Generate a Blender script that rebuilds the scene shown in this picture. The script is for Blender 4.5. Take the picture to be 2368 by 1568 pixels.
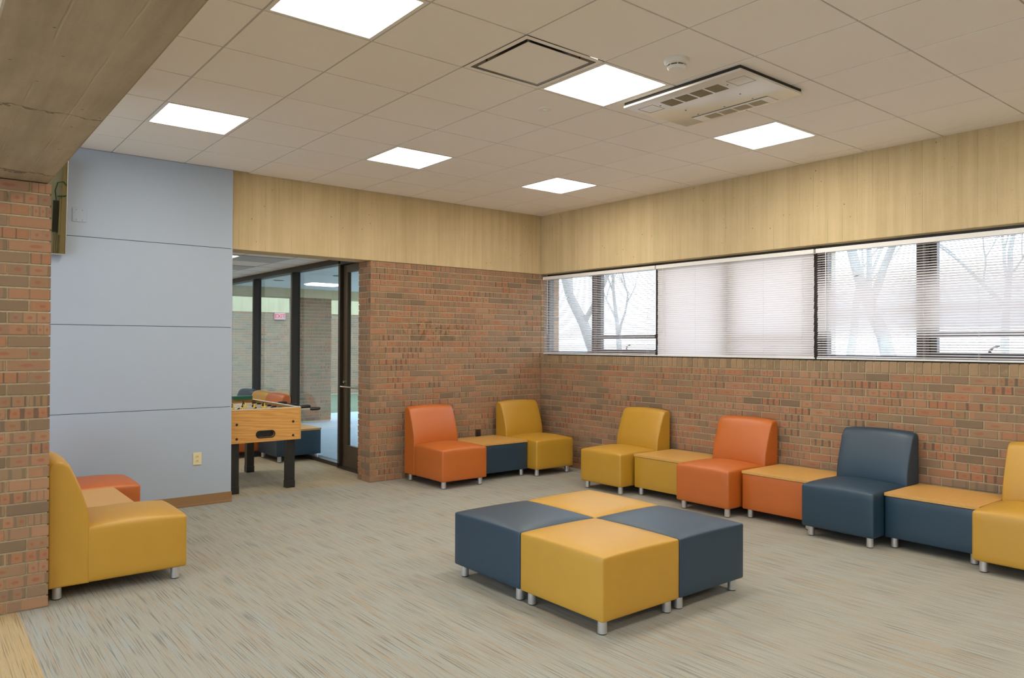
import bpy, bmesh, math, random
from mathutils import Vector, Matrix
random.seed(7)
R = math.radians
for o in list(bpy.data.objects): bpy.data.objects.remove(o)
scene = bpy.context.scene
COL = scene.collection

# ------------------------------------------------------------------ camera
F_PX = 1731.96
yaw, pitch, roll = 0.6775, 0.0079, 0.0040
fwd = Vector((math.cos(pitch)*math.sin(yaw), math.cos(pitch)*math.cos(yaw), math.sin(pitch)))
rt = Vector((math.cos(yaw), -math.sin(yaw), 0)); up = rt.cross(fwd)
r2 = rt*math.cos(roll) + up*math.sin(roll); u2 = -rt*math.sin(roll) + up*math.cos(roll)
cd = bpy.data.cameras.new('camera'); cam = bpy.data.objects.new('camera', cd); COL.objects.link(cam)
cd.sensor_width = 36; cd.sensor_fit = 'HORIZONTAL'; cd.lens = F_PX/2368*36; cd.clip_start = 0.05; cd.clip_end = 300
m = Matrix.Identity(4)
for k in range(3):
    m[k][0] = r2[k]; m[k][1] = u2[k]; m[k][2] = -fwd[k]
m.translation = Vector((-6.426, -7.3885, 1.5187)); cam.matrix_world = m
scene.camera = cam

# ------------------------------------------------------------------ world, exposure
world = bpy.data.worlds.new('overcast_sky'); scene.world = world; world.use_nodes = True
bg = world.node_tree.nodes['Background']
bg.inputs['Color'].default_value = (0.64, 0.81, 1.0, 1); bg.inputs['Strength'].default_value = 4.3
scene.view_settings.view_transform = 'Standard'; scene.view_settings.look = 'None'
scene.view_settings.exposure = 0.3; scene.view_settings.gamma = 1.0; scene.view_settings.use_curve_mapping = False
LAMP = 19.0                      # emission of the ceiling panels
LAMP_COL = (1.0, 0.93, 0.82)

# ------------------------------------------------------------------ helpers: objects
def link(name, mesh, mat=None, parent=None, loc=(0,0,0), rz=0.0):
    o = bpy.data.objects.new(name, mesh); COL.objects.link(o)
    if mat is not None and mesh is not None:
        if len(mesh.materials) == 0: mesh.materials.append(mat)
        elif mesh.materials[0] != mat:
            o.material_slots[0].link = 'OBJECT'; o.material_slots[0].material = mat
    o.parent = parent; o.location = loc; o.rotation_euler = (0,0,rz)
    return o
def tag(o, label, cat, group=None, kind=None):
    o['label'] = label; o['category'] = cat
    if group: o['group'] = group
    if kind: o['kind'] = kind
    return o
def thing(name, label, cat, loc=(0,0,0), rz=0.0, group=None, kind=None):
    o = bpy.data.objects.new(name, None); COL.objects.link(o); o.empty_display_size = 0.1
    o.location = loc; o.rotation_euler = (0,0,rz)
    return tag(o, label, cat, group, kind)
def copy_tree(o, parent=None):
    c = o.copy(); COL.objects.link(c); c.parent = parent
    for ch in list(o.children): copy_tree(ch, c)
    return c
def to_mesh(name, bm, smooth=False):
    bmesh.ops.recalc_face_normals(bm, faces=bm.faces)
    me = bpy.data.meshes.new(name); bm.to_mesh(me); bm.free()
    if smooth:
        for p in me.polygons: p.use_smooth = True
    return me
def bx(bm, x0,x1,y0,y1,z0,z1, bev=0.0):
    t = bmesh.new(); vs = [t.verts.new((x,y,z)) for x in (x0,x1) for y in (y0,y1) for z in (z0,z1)]
    for f in ((0,1,3,2),(4,6,7,5),(0,4,5,1),(2,3,7,6),(0,2,6,4),(1,5,7,3)): t.faces.new([vs[i] for i in f])
    bmesh.ops.recalc_face_normals(t, faces=t.faces)
    if bev: bmesh.ops.bevel(t, geom=t.edges[:], offset=bev, segments=2, affect='EDGES', profile=0.6)
    me = bpy.data.meshes.new('tmp'); t.to_mesh(me); t.free(); bm.from_mesh(me); bpy.data.meshes.remove(me)
def box(name, x0,x1,y0,y1,z0,z1, mat, parent=None, bev=0.0):
    bm = bmesh.new(); bx(bm, x0,x1,y0,y1,z0,z1, bev); return link(name, to_mesh(name, bm), mat, parent)
def boxes(name, lst, mat, parent=None, bev=0.0):
    bm = bmesh.new()
    for a in lst: bx(bm, *a, bev)
    return link(name, to_mesh(name, bm), mat, parent)
def ring_pts(c, d, r, n):
    d = d.normalized(); a = d.orthogonal().normalized(); b = d.cross(a)
    return [c + a*(r*math.cos(2*math.pi*k/n)) + b*(r*math.sin(2*math.pi*k/n)) for k in range(n)]
def tube(bm, pts, rad, n=10, cap=True):
    pts = [Vector(p) for p in pts]
    if not hasattr(rad, '__len__'): rad = [rad]*len(pts)
    rings = []; a = None
    for i, p in enumerate(pts):
        d = (pts[min(i+1,len(pts)-1)] - pts[max(i-1,0)]).normalized()
        if a is None: a = d.orthogonal().normalized()
        a = (a - d*a.dot(d)).normalized(); b = d.cross(a)
        rings.append([bm.verts.new(p + a*(rad[i]*math.cos(2*math.pi*k/n)) + b*(rad[i]*math.sin(2*math.pi*k/n))) for k in range(n)])
    for r0, r1 in zip(rings, rings[1:]):
        for k in range(n): bm.faces.new((r0[k], r0[(k+1)%n], r1[(k+1)%n], r1[k]))
    if cap: bm.faces.new(rings[0][::-1]); bm.faces.new(rings[-1])
def lathe(bm, prof, n=28, c=(0,0,0)):
    rings = []
    for r, z in prof:
        rings.append([bm.verts.new((c[0]+r*math.cos(2*math.pi*k/n), c[1]+r*math.sin(2*math.pi*k/n), c[2]+z)) for k in range(n)])
    for r0, r1 in zip(rings, rings[1:]):
        for k in range(n): bm.faces.new((r0[k], r0[(k+1)%n], r1[(k+1)%n], r1[k]))
    bm.faces.new(rings[0][::-1]); bm.faces.new(rings[-1])
def smooth_by_angle(me, deg=35):
    for p in me.polygons: p.use_smooth = True
    bm = bmesh.new(); bm.from_mesh(me)
    for e in bm.edges:
        if len(e.link_faces) == 2 and e.calc_face_angle(0) > R(deg): e.smooth = False
    bm.to_mesh(me); bm.free()
    return me

# ------------------------------------------------------------------ helpers: materials
class NT:
    def __init__(s, name):
        s.m = bpy.data.materials.new(name); s.m.use_nodes = True; s.t = s.m.node_tree
        s.b = s.t.nodes['Principled BSDF']; s.out = s.t.nodes['Material Output']
    def n(s, typ, **kw):
        nd = s.t.nodes.new(typ)
        for k, v in kw.items(): setattr(nd, k, v)
        return nd
    def put(s, sock, v):
        if hasattr(v, 'node'): s.t.links.new(v, sock)
        elif v is not None:
            if isinstance(v, (tuple, list)) and len(v) == 3 and sock.type == 'RGBA': v = (*v, 1)
            sock.default_value = v
    def math(s, op, a, b=None, c=None, clamp=False):
        nd = s.n('ShaderNodeMath', operation=op, use_clamp=clamp)
        s.put(nd.inputs[0], a)
        if b is not None: s.put(nd.inputs[1], b)
        if c is not None: s.put(nd.inputs[2], c)
        return nd.outputs[0]
    def mix(s, f, a, b, mode='MIX'):
        nd = s.n('ShaderNodeMix', data_type='RGBA', blend_type=mode)
        s.put(nd.inputs[0], f); s.put(nd.inputs[6], a); s.put(nd.inputs[7], b)
        return nd.outputs[2]
    def ss(s, v, a, b):               # smoothstep 0..1
        nd = s.n('ShaderNodeMapRange', interpolation_type='SMOOTHSTEP')
        s.put(nd.inputs[0], v); s.put(nd.inputs[1], a); s.put(nd.inputs[2], b)
        return nd.outputs[0]
    def noise(s, vec, scale, detail=3, rough=0.55):
        nd = s.n('ShaderNodeTexNoise'); s.put(nd.inputs['Vector'], vec); nd.inputs['Scale'].default_value = scale
        nd.inputs['Detail'].default_value = detail; nd.inputs['Roughness'].default_value = rough
        return nd.outputs['Fac']
    def mapv(s, vec, scale, loc=(0,0,0)):
        nd = s.n('ShaderNodeMapping'); s.put(nd.inputs[0], vec); nd.inputs['Scale'].default_value = scale; nd.inputs['Location'].default_value = loc
        return nd.outputs[0]
    def pos(s): return s.n('ShaderNodeNewGeometry').outputs['Position']
    def obj(s): return s.n('ShaderNodeTexCoord').outputs['Object']
    def bump(s, h, strength=0.3, dist=0.002):
        nd = s.n('ShaderNodeBump'); nd.inputs['Strength'].default_value = strength; nd.inputs['Distance'].default_value = dist
        s.put(nd.inputs['Height'], h); s.t.links.new(nd.outputs[0], s.b.inputs['Normal'])
    def fin(s, col=None, rough=0.6, spec=0.5, metal=0.0):
        if col is not None: s.put(s.b.inputs['Base Color'], col)
        s.put(s.b.inputs['Roughness'], rough); s.b.inputs['Specular IOR Level'].default_value = spec; s.b.inputs['Metallic'].default_value = metal
        return s.m
def plain(name, col, rough=0.6, spec=0.5, metal=0.0, var=0.06, scale=30):
    t = NT(name); f = t.noise(t.obj(), scale, 2)
    c = t.mix(f, tuple(v*(1-var) for v in col), tuple(min(1, v*(1+var)) for v in col))
    return t.fin(c, rough, spec, metal)
def vinyl(name, col, rough=0.45):
    t = NT(name); o = t.obj(); f = t.noise(o, 6, 3)
    c = t.mix(f, tuple(v*0.93 for v in col), tuple(min(1, v*1.07) for v in col))
    t.bump(t.noise(o, 420, 2), 0.10, 0.001)
    return t.fin(c, rough, 0.7)
def wood(name, a, b, axis='x', scale=1.0, rough=0.4):
    t = NT(name); sc = {'x': (1.2, 14, 14), 'y': (14, 1.2, 14)}[axis]
    v = t.mapv(t.obj(), tuple(k*scale for k in sc))
    d = t.noise(v, 2.0, 4, 0.6); w = t.n('ShaderNodeTexWave', wave_type='BANDS', bands_direction='DIAGONAL')
    t.put(w.inputs['Vector'], v); w.inputs['Scale'].default_value = 0.9; w.inputs['Distortion'].default_value = 7.0; w.inputs['Detail'].default_value = 3; w.inputs['Detail Scale'].default_value = 1.2
    f = t.math('ADD', t.math('MULTIPLY', w.outputs['Fac'], 0.6), t.math('MULTIPLY', d, 0.4))
    return t.fin(t.mix(f, a, b), rough, 0.4)
def concrete(name, axis, base=(0.68,0.535,0.31), dark=(0.54,0.415,0.225), board=0.135, cracks=False):
    """board-marked cast concrete: streaks and board joints run across `axis` ('x','y')"""
    t = NT(name); p = t.pos(); sx = t.n('ShaderNodeSeparateXYZ'); t.put(sx.inputs[0], p)
    along = {'x': sx.outputs[0], 'y': sx.outputs[1]}[axis]
    if cracks: streakv = t.mapv(p, (10, 0.8, 1))
    else: streakv = t.mapv(p, (14, 14, 0.55))
    st = t.noise(streakv, 1.0, 5, 0.65); cl = t.noise(p, 2.2, 5, 0.6); fine = t.noise(p, 70, 3, 0.7)
    f = t.math('ADD', t.math('MULTIPLY', st, 0.65), t.math('MULTIPLY', cl, 0.35))
    c = t.mix(t.ss(f, 0.30, 0.68), dark, base)
    c = t.mix(t.math('MULTIPLY', fine, 0.25), c, tuple(v*0.6 for v in dark))
    g = t.math('FRACT', t.math('DIVIDE', t.math('ADD', along, t.math('MULTIPLY', cl, 0.02)), board))
    d = t.math('MINIMUM', g, t.math('SUBTRACT', 1.0, g))
    line = t.math('MULTIPLY', t.math('SUBTRACT', 1.0, t.ss(d, 0.006, 0.030)), t.ss(t.noise(p, 3.1, 2), 0.42, 0.60))
    c = t.mix(t.math('MULTIPLY', line, 0.38), c, (0.33,0.30,0.23))
    vo = t.n('ShaderNodeTexVoronoi'); t.put(vo.inputs['Vector'], p); vo.inputs['Scale'].default_value = 13
    hole = t.math('MULTIPLY', t.math('SUBTRACT', 1.0, t.ss(vo.outputs['Distance'], 0.05, 0.085)), t.ss(t.noise(p, 1.7, 2), 0.46, 0.58))
    c = t.mix(t.math('MULTIPLY', hole, 0.8), c, (0.10,0.075,0.045))
    if cracks:
        w = t.n('ShaderNodeTexWave', wave_type='BANDS', bands_direction='Y'); t.put(w.inputs['Vector'], p)
        w.inputs['Scale'].default_value = 0.24; w.inputs['Distortion'].default_value = 2.6; w.inputs['Detail'].default_value = 7; w.inputs['Detail Scale'].default_value = 3.5; w.inputs['Detail Roughness'].default_value = 0.7
        cr = t.math('SUBTRACT', 1.0, t.ss(w.outputs['Fac'], 0.0, 0.0016))
        c = t.mix(t.math('MULTIPLY', cr, 0.7), c, (0.08,0.055,0.03))
    h = t.math('SUBTRACT', t.math('SUBTRACT', t.math('MULTIPLY', fine, 0.35), line), hole)
    t.bump(h, 0.25 if cracks else 0.45, 0.004)
    return t.fin(c, 0.85, 0.25)
def brick_mat(name, joined):
    t = NT(name)
    if joined:
        rv = t.n('ShaderNodeAttribute', attribute_name='rnd', attribute_type='GEOMETRY').outputs['Color']
        sn = t.n('ShaderNodeVectorMath', operation='SNAP'); t.put(sn.inputs[0], t.mapv(rv, (1,1,1), (1/512,1/512,1/512))); sn.inputs[1].default_value = (1/256,1/256,1/256); rv = sn.outputs[0]
        seed = t.mapv(rv, (97, 97, 97))
    else:
        loc = t.n('ShaderNodeObjectInfo').outputs['Location']
        wn = t.n('ShaderNodeTexWhiteNoise', noise_dimensions='3D'); t.put(wn.inputs['Vector'], loc); rv = wn.outputs['Color']
        seed = t.mapv(rv, (97, 97, 97))
    wn2 = t.n('ShaderNodeTexWhiteNoise', noise_dimensions='3D'); t.put(wn2.inputs['Vector'], seed)
    s1 = t.n('ShaderNodeSeparateColor'); t.put(s1.inputs[0], rv); a1, a2, a3 = s1.outputs
    s2 = t.n('ShaderNodeSeparateColor'); t.put(s2.inputs[0], wn2.outputs['Color']); b1, b2, b3 = s2.outputs
    uv = t.n('ShaderNodeUVMap', uv_map='face'); su = t.n('ShaderNodeSeparateXYZ'); t.put(su.inputs[0], uv.outputs[0]); u, v = su.outputs[0], su.outputs[1]
    nb = t.math('ADD', t.math('ADD', t.math('GREATER_THAN', a1, 0.22), t.math('GREATER_THAN', a1, 0.56)), 1.0)
    un = t.math('ADD', t.math('MULTIPLY', u, nb), t.math('MULTIPLY', t.math('SUBTRACT', b1, 0.5), 0.5))
    fu = t.math('FRACT', un)
    pos = t.pos(); n1 = t.noise(pos, 22, 4); n2 = t.noise(pos, 120, 3, 0.7)
    db = t.math('DIVIDE', t.math('MINIMUM', fu, t.math('SUBTRACT', 1.0, fu)), nb)
    wdt = t.math('MULTIPLY', t.math('MULTIPLY_ADD', b2, 0.050, 0.010), t.math('MULTIPLY_ADD', n1, 1.6, 0.2))
    bar = t.math('SUBTRACT', 1.0, t.ss(t.math('ADD', db, t.math('MULTIPLY', t.math('SUBTRACT', n1, 0.5), 0.02)), t.math('MULTIPLY', wdt, 0.75), t.math('MULTIPLY', wdt, 1.25)))
    bar = t.math('MULTIPLY', bar, t.math('MULTIPLY', t.math('GREATER_THAN', nb, 1.5), t.math('GREATER_THAN', a2, 0.12)))
    du = t.math('MULTIPLY', t.math('SUBTRACT', fu, 0.5), 2.0); dv = t.math('MULTIPLY', t.math('SUBTRACT', v, 0.5), 2.0)
    dd = t.math('SQRT', t.math('ADD', t.math('MULTIPLY', du, du), t.math('MULTIPLY', dv, dv)))
    dd = t.math('ADD', dd, t.math('MULTIPLY', t.math('SUBTRACT', n1, 0.5), 0.35))
    spot = t.math('SUBTRACT', 1.0, t.ss(dd, 0.22, 0.46)); ring = t.math('MULTIPLY', t.ss(dd, 0.50, 0.60), t.math('SUBTRACT', 1.0, t.ss(dd, 0.66, 0.80)))
    has = t.math('GREATER_THAN', a3, 0.35)
    face = t.mix(b3, (0.375,0.208,0.116), (0.350,0.163,0.084))
    face = t.mix(t.ss(b1, 0.55, 0.95), face, (0.28,0.185,0.105))
    cv = t.n('ShaderNodeVectorMath', operation='ADD'); t.put(cv.inputs[0], seed); cc = t.n('ShaderNodeCombineXYZ'); t.put(cc.inputs[0], t.math('FLOOR', un)); t.t.links.new(cc.outputs[0], cv.inputs[1])
    sv = t.n('ShaderNodeVectorMath', operation='SNAP'); t.put(sv.inputs[0], cv.outputs[0]); sv.inputs[1].default_value = (0.01,0.01,0.01)
    wc = t.n('ShaderNodeTexWhiteNoise', noise_dimensions='3D'); t.put(wc.inputs['Vector'], sv.outputs[0])
    face = t.mix(t.math('MULTIPLY', t.ss(wc.outputs['Value'], 0.5, 0.95), 0.65), face, (0.225,0.155,0.098))
    c = t.mix(t.math('MULTIPLY', t.math('MULTIPLY', spot, has), 0.7), face, (0.31,0.110,0.058))
    c = t.mix(t.math('MULTIPLY', t.math('MULTIPLY', ring, t.math('GREATER_THAN', b3, 0.55)), 0.5), c, (0.38,0.14,0.055))
    edge = t.ss(t.math('MAXIMUM', t.math('ABSOLUTE', dv), 0.0), 0.55, 1.0)
    c = t.mix(t.math('MULTIPLY', edge, 0.35), c, (0.29,0.185,0.105))
    darkc = t.mix(t.ss(b3, 0.6, 0.9), (0.165,0.125,0.08), (0.065,0.055,0.048))
    c = t.mix(t.math('MULTIPLY', bar, 0.65), c, darkc)
    plainb = t.math('LESS_THAN', b2, 0.15)
    c = t.mix(t.math('MULTIPLY', plainb, 0.9), c, t.mix(a3, (0.17,0.120,0.075), (0.27,0.180,0.108)))
    c = t.mix(t.math('MULTIPLY', t.ss(n2, 0.45, 0.75), 0.30), c, (0.22,0.14,0.08))
    sp = t.n('ShaderNodeSeparateXYZ'); t.put(sp.inputs[0], pos)      # old rust stain on the back wall
    ex = t.math('DIVIDE', t.math('ADD', sp.outputs[0], 1.62), 0.62); ez = t.math('DIVIDE', t.math('SUBTRACT', sp.outputs[2], 1.69), 0.15)
    rd = t.math('SQRT', t.math('ADD', t.math('MULTIPLY', ex, ex), t.math('MULTIPLY', ez, ez)))
    st = t.math('MULTIPLY', t.math('SUBTRACT', 1.0, t.ss(rd, 0.5, 1.1)), t.ss(t.noise(t.mapv(pos, (1,1,0.6)), 26, 3), 0.50, 0.62))
    c = t.mix(t.math('MULTIPLY', st, 0.9), c, (0.15,0.065,0.02))
    t.bump(t.math('ADD', t.math('MULTIPLY', n1, 0.6), t.math('MULTIPLY', n2, 0.4)), 0.5, 0.003)
    return t.fin(c, 0.8, 0.3)
def rowlock_mat(name):
    t = NT(name); loc = t.n('ShaderNodeObjectInfo').outputs['Location']; wn = t.n('ShaderNodeTexWhiteNoise', noise_dimensions='3D'); t.put(wn.inputs['Vector'], loc)
    p = t.pos(); n1 = t.noise(p, 26, 4); n2 = t.noise(p, 130, 3, 0.7)
    c = t.mix(wn.outputs['Value'], (0.22,0.155,0.09), (0.34,0.225,0.125)); c = t.mix(t.math('MULTIPLY', t.ss(n1, 0.5, 0.75), 0.6), c, (0.40,0.285,0.17)); c = t.mix(t.math('MULTIPLY', t.ss(n2, 0.5, 0.8), 0.4), c, (0.20,0.14,0.09))
    t.bump(n1, 0.5, 0.003); return t.fin(c, 0.8, 0.3)
def carpet(name, c1, c2, c3, dk):
    t = NT(name); p = t.pos()
    s1 = t.noise(t.mapv(p, (210, 2.0, 1)), 1.0, 2, 0.5); s2 = t.noise(t.mapv(p, (45, 1.3, 1), (3,7,0)), 1.0, 4, 0.65)
    s3 = t.noise(t.mapv(p, (170, 2.6, 1), (9,1,0)), 1.0, 2, 0.5); fz = t.noise(t.mapv(p, (1, 0.6, 1)), 360, 2, 0.8); big = t.noise(p, 0.9, 3)
    sp1 = t.noise(t.mapv(p, (1, 0.45, 1), (5,2,0)), 300, 2, 0.7); sp2 = t.noise(t.mapv(p, (1, 0.45, 1), (1,8,3)), 340, 2, 0.7)
    c = t.mix(t.ss(t.math('ADD', t.math('MULTIPLY', s2, 0.55), t.math('MULTIPLY', sp1, 0.45)), 0.42, 0.58), c1, c2)
    c = t.mix(t.math('MULTIPLY', t.ss(t.math('ADD', t.math('MULTIPLY', s1, 0.6), t.math('MULTIPLY', sp2, 0.4)), 0.49, 0.60), 0.60), c, c3)
    c = t.mix(t.math('MULTIPLY', t.ss(s3, 0.52, 0.68), 0.65), c, dk)
    c = t.mix(t.math('MULTIPLY', t.ss(fz, 0.52, 0.25), 0.45), c, dk)
    c = t.mix(t.math('MULTIPLY', t.ss(big, 0.4, 0.7), 0.12), c, c2)
    t.bump(t.math('ADD', t.math('MULTIPLY', fz, 0.7), s1), 0.6, 0.004)
    return t.fin(c, 0.95, 0.1)
def glass_mat(name, tint=(1,1,1), refl=1.0):
    t = NT(name); t.t.nodes.remove(t.b)
    tr = t.n('ShaderNodeBsdfTransparent'); tr.inputs[0].default_value = (*tint, 1)
    gl = t.n('ShaderNodeBsdfGlossy'); gl.inputs['Roughness'].default_value = 0.02
    lw = t.n('ShaderNodeLayerWeight'); lw.inputs[0].default_value = 0.5      # Schlick reflectance, same on both sides of the pane
    fr = t.math('MULTIPLY_ADD', t.math('POWER', lw.outputs['Facing'], 5.0), 0.96, 0.04)
    mx = t.n('ShaderNodeMixShader'); t.put(mx.inputs[0], t.math('MULTIPLY', fr, refl, clamp=True))
    t.t.links.new(tr.outputs[0], mx.inputs[1]); t.t.links.new(gl.outputs[0], mx.inputs[2]); t.t.links.new(mx.outputs[0], t.out.inputs[0])
    return t.m
def emit_mat(name, col, s):
    t = NT(name); t.t.nodes.remove(t.b); e = t.n('ShaderNodeEmission'); e.inputs[0].default_value = (*col, 1); e.inputs[1].default_value = s
    t.t.links.new(e.outputs[0], t.out.inputs[0]); return t.m
def translucent(name, col, fac):
    t = NT(name); t.fin(col, 0.5, 0.3); tl = t.n('ShaderNodeBsdfTranslucent'); tl.inputs[0].default_value = (*col, 1)
    mx = t.n('ShaderNodeMixShader'); mx.inputs[0].default_value = fac
    t.t.links.new(t.b.outputs[0], mx.inputs[1]); t.t.links.new(tl.outputs[0], mx.inputs[2]); t.t.links.new(mx.outputs[0], t.out.inputs[0])
    return t.m

M = dict(
    yellow=vinyl('mustard_vinyl', (0.48,0.258,0.020)), orange=vinyl('orange_vinyl', (0.48,0.115,0.011)), blue=vinyl('navy_vinyl', (0.011,0.038,0.067)),
    topwood=wood('maple_laminate', (0.56,0.305,0.080), (0.60,0.340,0.098)), oak=wood('oak_laminate', (0.52,0.24,0.055), (0.70,0.38,0.11), scale=1.6),
    oaktrim=plain('oak_edge_trim', (0.55,0.29,0.07), 0.45),
    alu=plain('satin_aluminium', (0.72,0.72,0.74), 0.32, 0.5, 0.85), black=plain('black_plastic', (0.014,0.013,0.012), 0.42),
    chrome=plain('chrome_steel', (0.75,0.72,0.66), 0.2, 0.5, 1.0),
    brick=brick_mat('flashed_brick', False), brickj=brick_mat('flashed_brick_joined', True), rowlock=rowlock_mat('brown_sill_brick'), mortar=plain('sand_mortar', (0.50,0.395,0.25), 0.95, 0.1, var=0.2, scale=60),
    conx=concrete('board_concrete_x', 'x'), cony=concrete('board_concrete_y', 'y'), consof=concrete('beam_concrete', 'x', (0.42,0.33,0.22), (0.28,0.215,0.135), 0.16, True),
    bluep=plain('blue_grey_paint', (0.385,0.445,0.525), 0.55, 0.35, var=0.015, scale=5), bluegap=plain('panel_joint_dark_blue', (0.10,0.15,0.22), 0.7),  # wall paint, and the dark blue seen in the panel joints
    base=plain('brown_rubber_base', (0.27,0.155,0.065), 0.5), tile=plain('ceiling_tile_white', (0.87,0.83,0.78), 0.9, 0.1, var=0.02, scale=200), grid=plain('grid_white_metal', (0.50,0.48,0.46), 0.5),
    white=plain('white_enamel', (0.78,0.76,0.72), 0.45, var=0.02), cream=plain('cream_plastic', (0.70,0.62,0.36), 0.45, var=0.02), offwhite=plain('off_white_plaster', (0.70,0.66,0.60), 0.8, var=0.03, scale=4),
    acpanel=plain('gloss_enamel_panel', (0.70,0.68,0.62), 0.14, 0.6, var=0.01), acgrille=plain('olive_grille', (0.20,0.165,0.085), 0.6), darkgap=plain('dark_gasket', (0.03,0.025,0.02), 0.8),
    bronze=plain('dark_bronze_metal', (0.045,0.034,0.026), 0.4, 0.5, 0.2), bronze2=plain('bronze_door_metal', (0.085,0.058,0.032), 0.4, 0.5, 0.2),
    pane=glass_mat('window_glass'), tpane=glass_mat('tinted_glass', (0.80,0.90,0.95), 1.3),
    slat=translucent('white_blind_slat', (0.80,0.77,0.77), 0.45), slatw=translucent('ivory_blind_slat', (0.84,0.80,0.79), 0.52), cord=plain('white_cord', (0.75,0.74,0.72), 0.8),
    lamp=emit_mat('lit_diffuser', LAMP_COL, LAMP),
    carpet=carpet('blue_tan_carpet', (0.345,0.348,0.31), (0.365,0.305,0.225), (0.325,0.395,0.405), (0.125,0.125,0.115)),
    carpett=carpet('tan_carpet', (0.48,0.36,0.19), (0.46,0.32,0.16), (0.42,0.38,0.29), (0.20,0.155,0.09)),
    carpetg=carpet('beige_grey_carpet', (0.40,0.34,0.24), (0.39,0.31,0.19), (0.36,0.37,0.34), (0.17,0.145,0.10)),
    steel=plain('brushed_steel', (0.62,0.60,0.58), 0.25, 0.5, 1.0), bark=plain('grey_bark', (0.34,0.32,0.30), 0.9, 0.1, var=0.2, scale=12),
    grass=plain('winter_grass', (0.17,0.17,0.10), 0.95, 0.05, var=0.35, scale=9), paver=plain('grey_pavers', (0.42,0.42,0.42), 0.6, 0.4, var=0.15, scale=14), soil=plain('leafy_ground', (0.34,0.28,0.20), 0.95, 0.05, var=0.3, scale=3),
    green=plain('green_lacquer', (0.012,0.13,0.06), 0.4), screen=plain('television_glass', (0.25,0.235,0.155), 0.008, 0.6, 0.95, var=0.02),
    redsign=emit_mat('red_lit_letters', (1.0,0.06,0.05), 1.6), signface=plain('sign_face', (0.55,0.30,0.28), 0.5), brownplate=plain('brown_cover_plate', (0.035,0.018,0.012), 0.5),
    pyel=plain('yellow_player', (0.75,0.52,0.03), 0.4), pblk=plain('dark_player', (0.03,0.018,0.03), 0.4), field=plain('white_playfield', (0.62,0.58,0.50), 0.4), hair=plain('player_white', (0.75,0.72,0.65), 0.5),
)
T = 0.6096; ZC = 3.1986; ZK = 2.4418          # ceiling tile, ceiling height, top of brickwork
GX, GY = -5.0537, -3.6722                     # grid node i=0, j=0
def gx(i): return GX + i*T
def gy(j): return GY - j*T

# ------------------------------------------------------------------ brickwork
CH = ZK/36; JT = 0.0100
_bm = {}
def brick_verts(L, H, D=0.05, c=0.0022):
    x, z = L/2, H/2
    V = [(-x,0+c,-z),(x,c,-z),(x,c,z),(-x,c,z), (-x+c,0,-z+c),(x-c,0,-z+c),(x-c,0,z-c),(-x+c,0,z-c), (-x,D,-z),(x,D,-z),(x,D,z),(-x,D,z)]
    Fc = [(4,5,6,7),(0,1,5,4),(1,2,6,5),(2,3,7,6),(3,0,4,7),(0,8,9,1),(1,9,10,2),(2,10,11,3),(3,11,8,0)]
    return V, Fc
def brick_mesh(L, H, rot=False):
    key = (round(L,3), round(H,3), rot)
    if key in _bm: return _bm[key]
    V, Fc = brick_verts(L, H); me = bpy.data.meshes.new('brick'); me.from_pydata(V, [], Fc)
    uv = me.uv_layers.new(name='face')
    for lp in me.loops:
        co = me.vertices[lp.vertex_index].co; a, b = co.x/L+0.5, co.z/H+0.5
        uv.data[lp.index].uv = (b, a) if rot else (a, b)
    me.materials.append(M['rowlock'] if rot else M['brick']); _bm[key] = me
    return me
def lay(parent, rects, org, udir, limit_key=None, limit=300):
    """rects: (u0,u1,z0,z1,rot) faces; org: (x,y) at u=0 on the face plane; udir '+x' (faces -y) or '-y' (faces -x)"""
    rz = 0.0 if udir == '+x' else -math.pi/2
    items = []
    for (u0,u1,z0,z1,rot) in rects:
        u, z = (u0+u1)/2, (z0+z1)/2
        w = random.uniform(-0.0018, 0.0018)
        p = (org[0]+u, org[1]+w, z) if udir == '+x' else (org[0]+w, org[1]-u, z)
        items.append((p, u1-u0, z1-z0, rot))
    if limit_key: items.sort(key=limit_key)
    for p, L, H, rot in items[:limit]:
        b = link('brick', brick_mesh(L, H, rot), None, parent, p, rz + random.uniform(-0.004, 0.004))
        b.rotation_euler[0] = random.uniform(-0.004, 0.004)
    rest = items[limit:]
    if rest:
        VV, FF, UV, CC = [], [], [], []
        for p, L, H, rot in rest:
            V, Fc = brick_verts(L, H); o = len(VV); rc = (random.randrange(256)/256, random.randrange(256)/256, random.randrange(256)/256, 1)
            for (x,y,z) in V:
                VV.append((p[0]+x, p[1]+y, p[2]+z) if udir == '+x' else (p[0]+y, p[1]-x, p[2]+z))
            for f in Fc:
                FF.append(tuple(i+o for i in f))
                for i in f:
                    a, b = V[i][0]/L+0.5, V[i][2]/H+0.5
                    UV.append((b,a) if rot else (a,b)); CC.append(rc)
        me = bpy.data.meshes.new('brickwork'); me.from_pydata(VV, [], FF); me.uv_layers.new(name='face'); me.color_attributes.new('rnd', 'FLOAT_COLOR', 'CORNER'); uv = me.uv_layers['face']; ca = me.color_attributes['rnd']
        for k in range(len(UV)): uv.data[k].uv = UV[k]; ca.data[k].color = CC[k]
        o = link('brickwork', me, M['rowlock'] if rest[0][3] else M['brickj'], parent); o['kind'] = 'stuff'
def courses(u0, u1, n0, n1, phase0=0.0, ml=0.203):
    out = []
    for k in range(n0, n1):
        z0 = k*CH + JT/2; z1 = (k+1)*CH - JT/2
        u = u0; first = ml/2 if (k % 2) else ml
        ln = first
        while u < u1 - 0.02:
            e = min(u + ln, u1)
            if u1 - e < 0.06: e = u1
            a = u + (JT/2 if u > u0 else 0); b = e - (JT/2 if e < u1 else 0)
            out.append((a, b, z0, z1, False)); u = e; ln = ml
    return out
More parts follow.
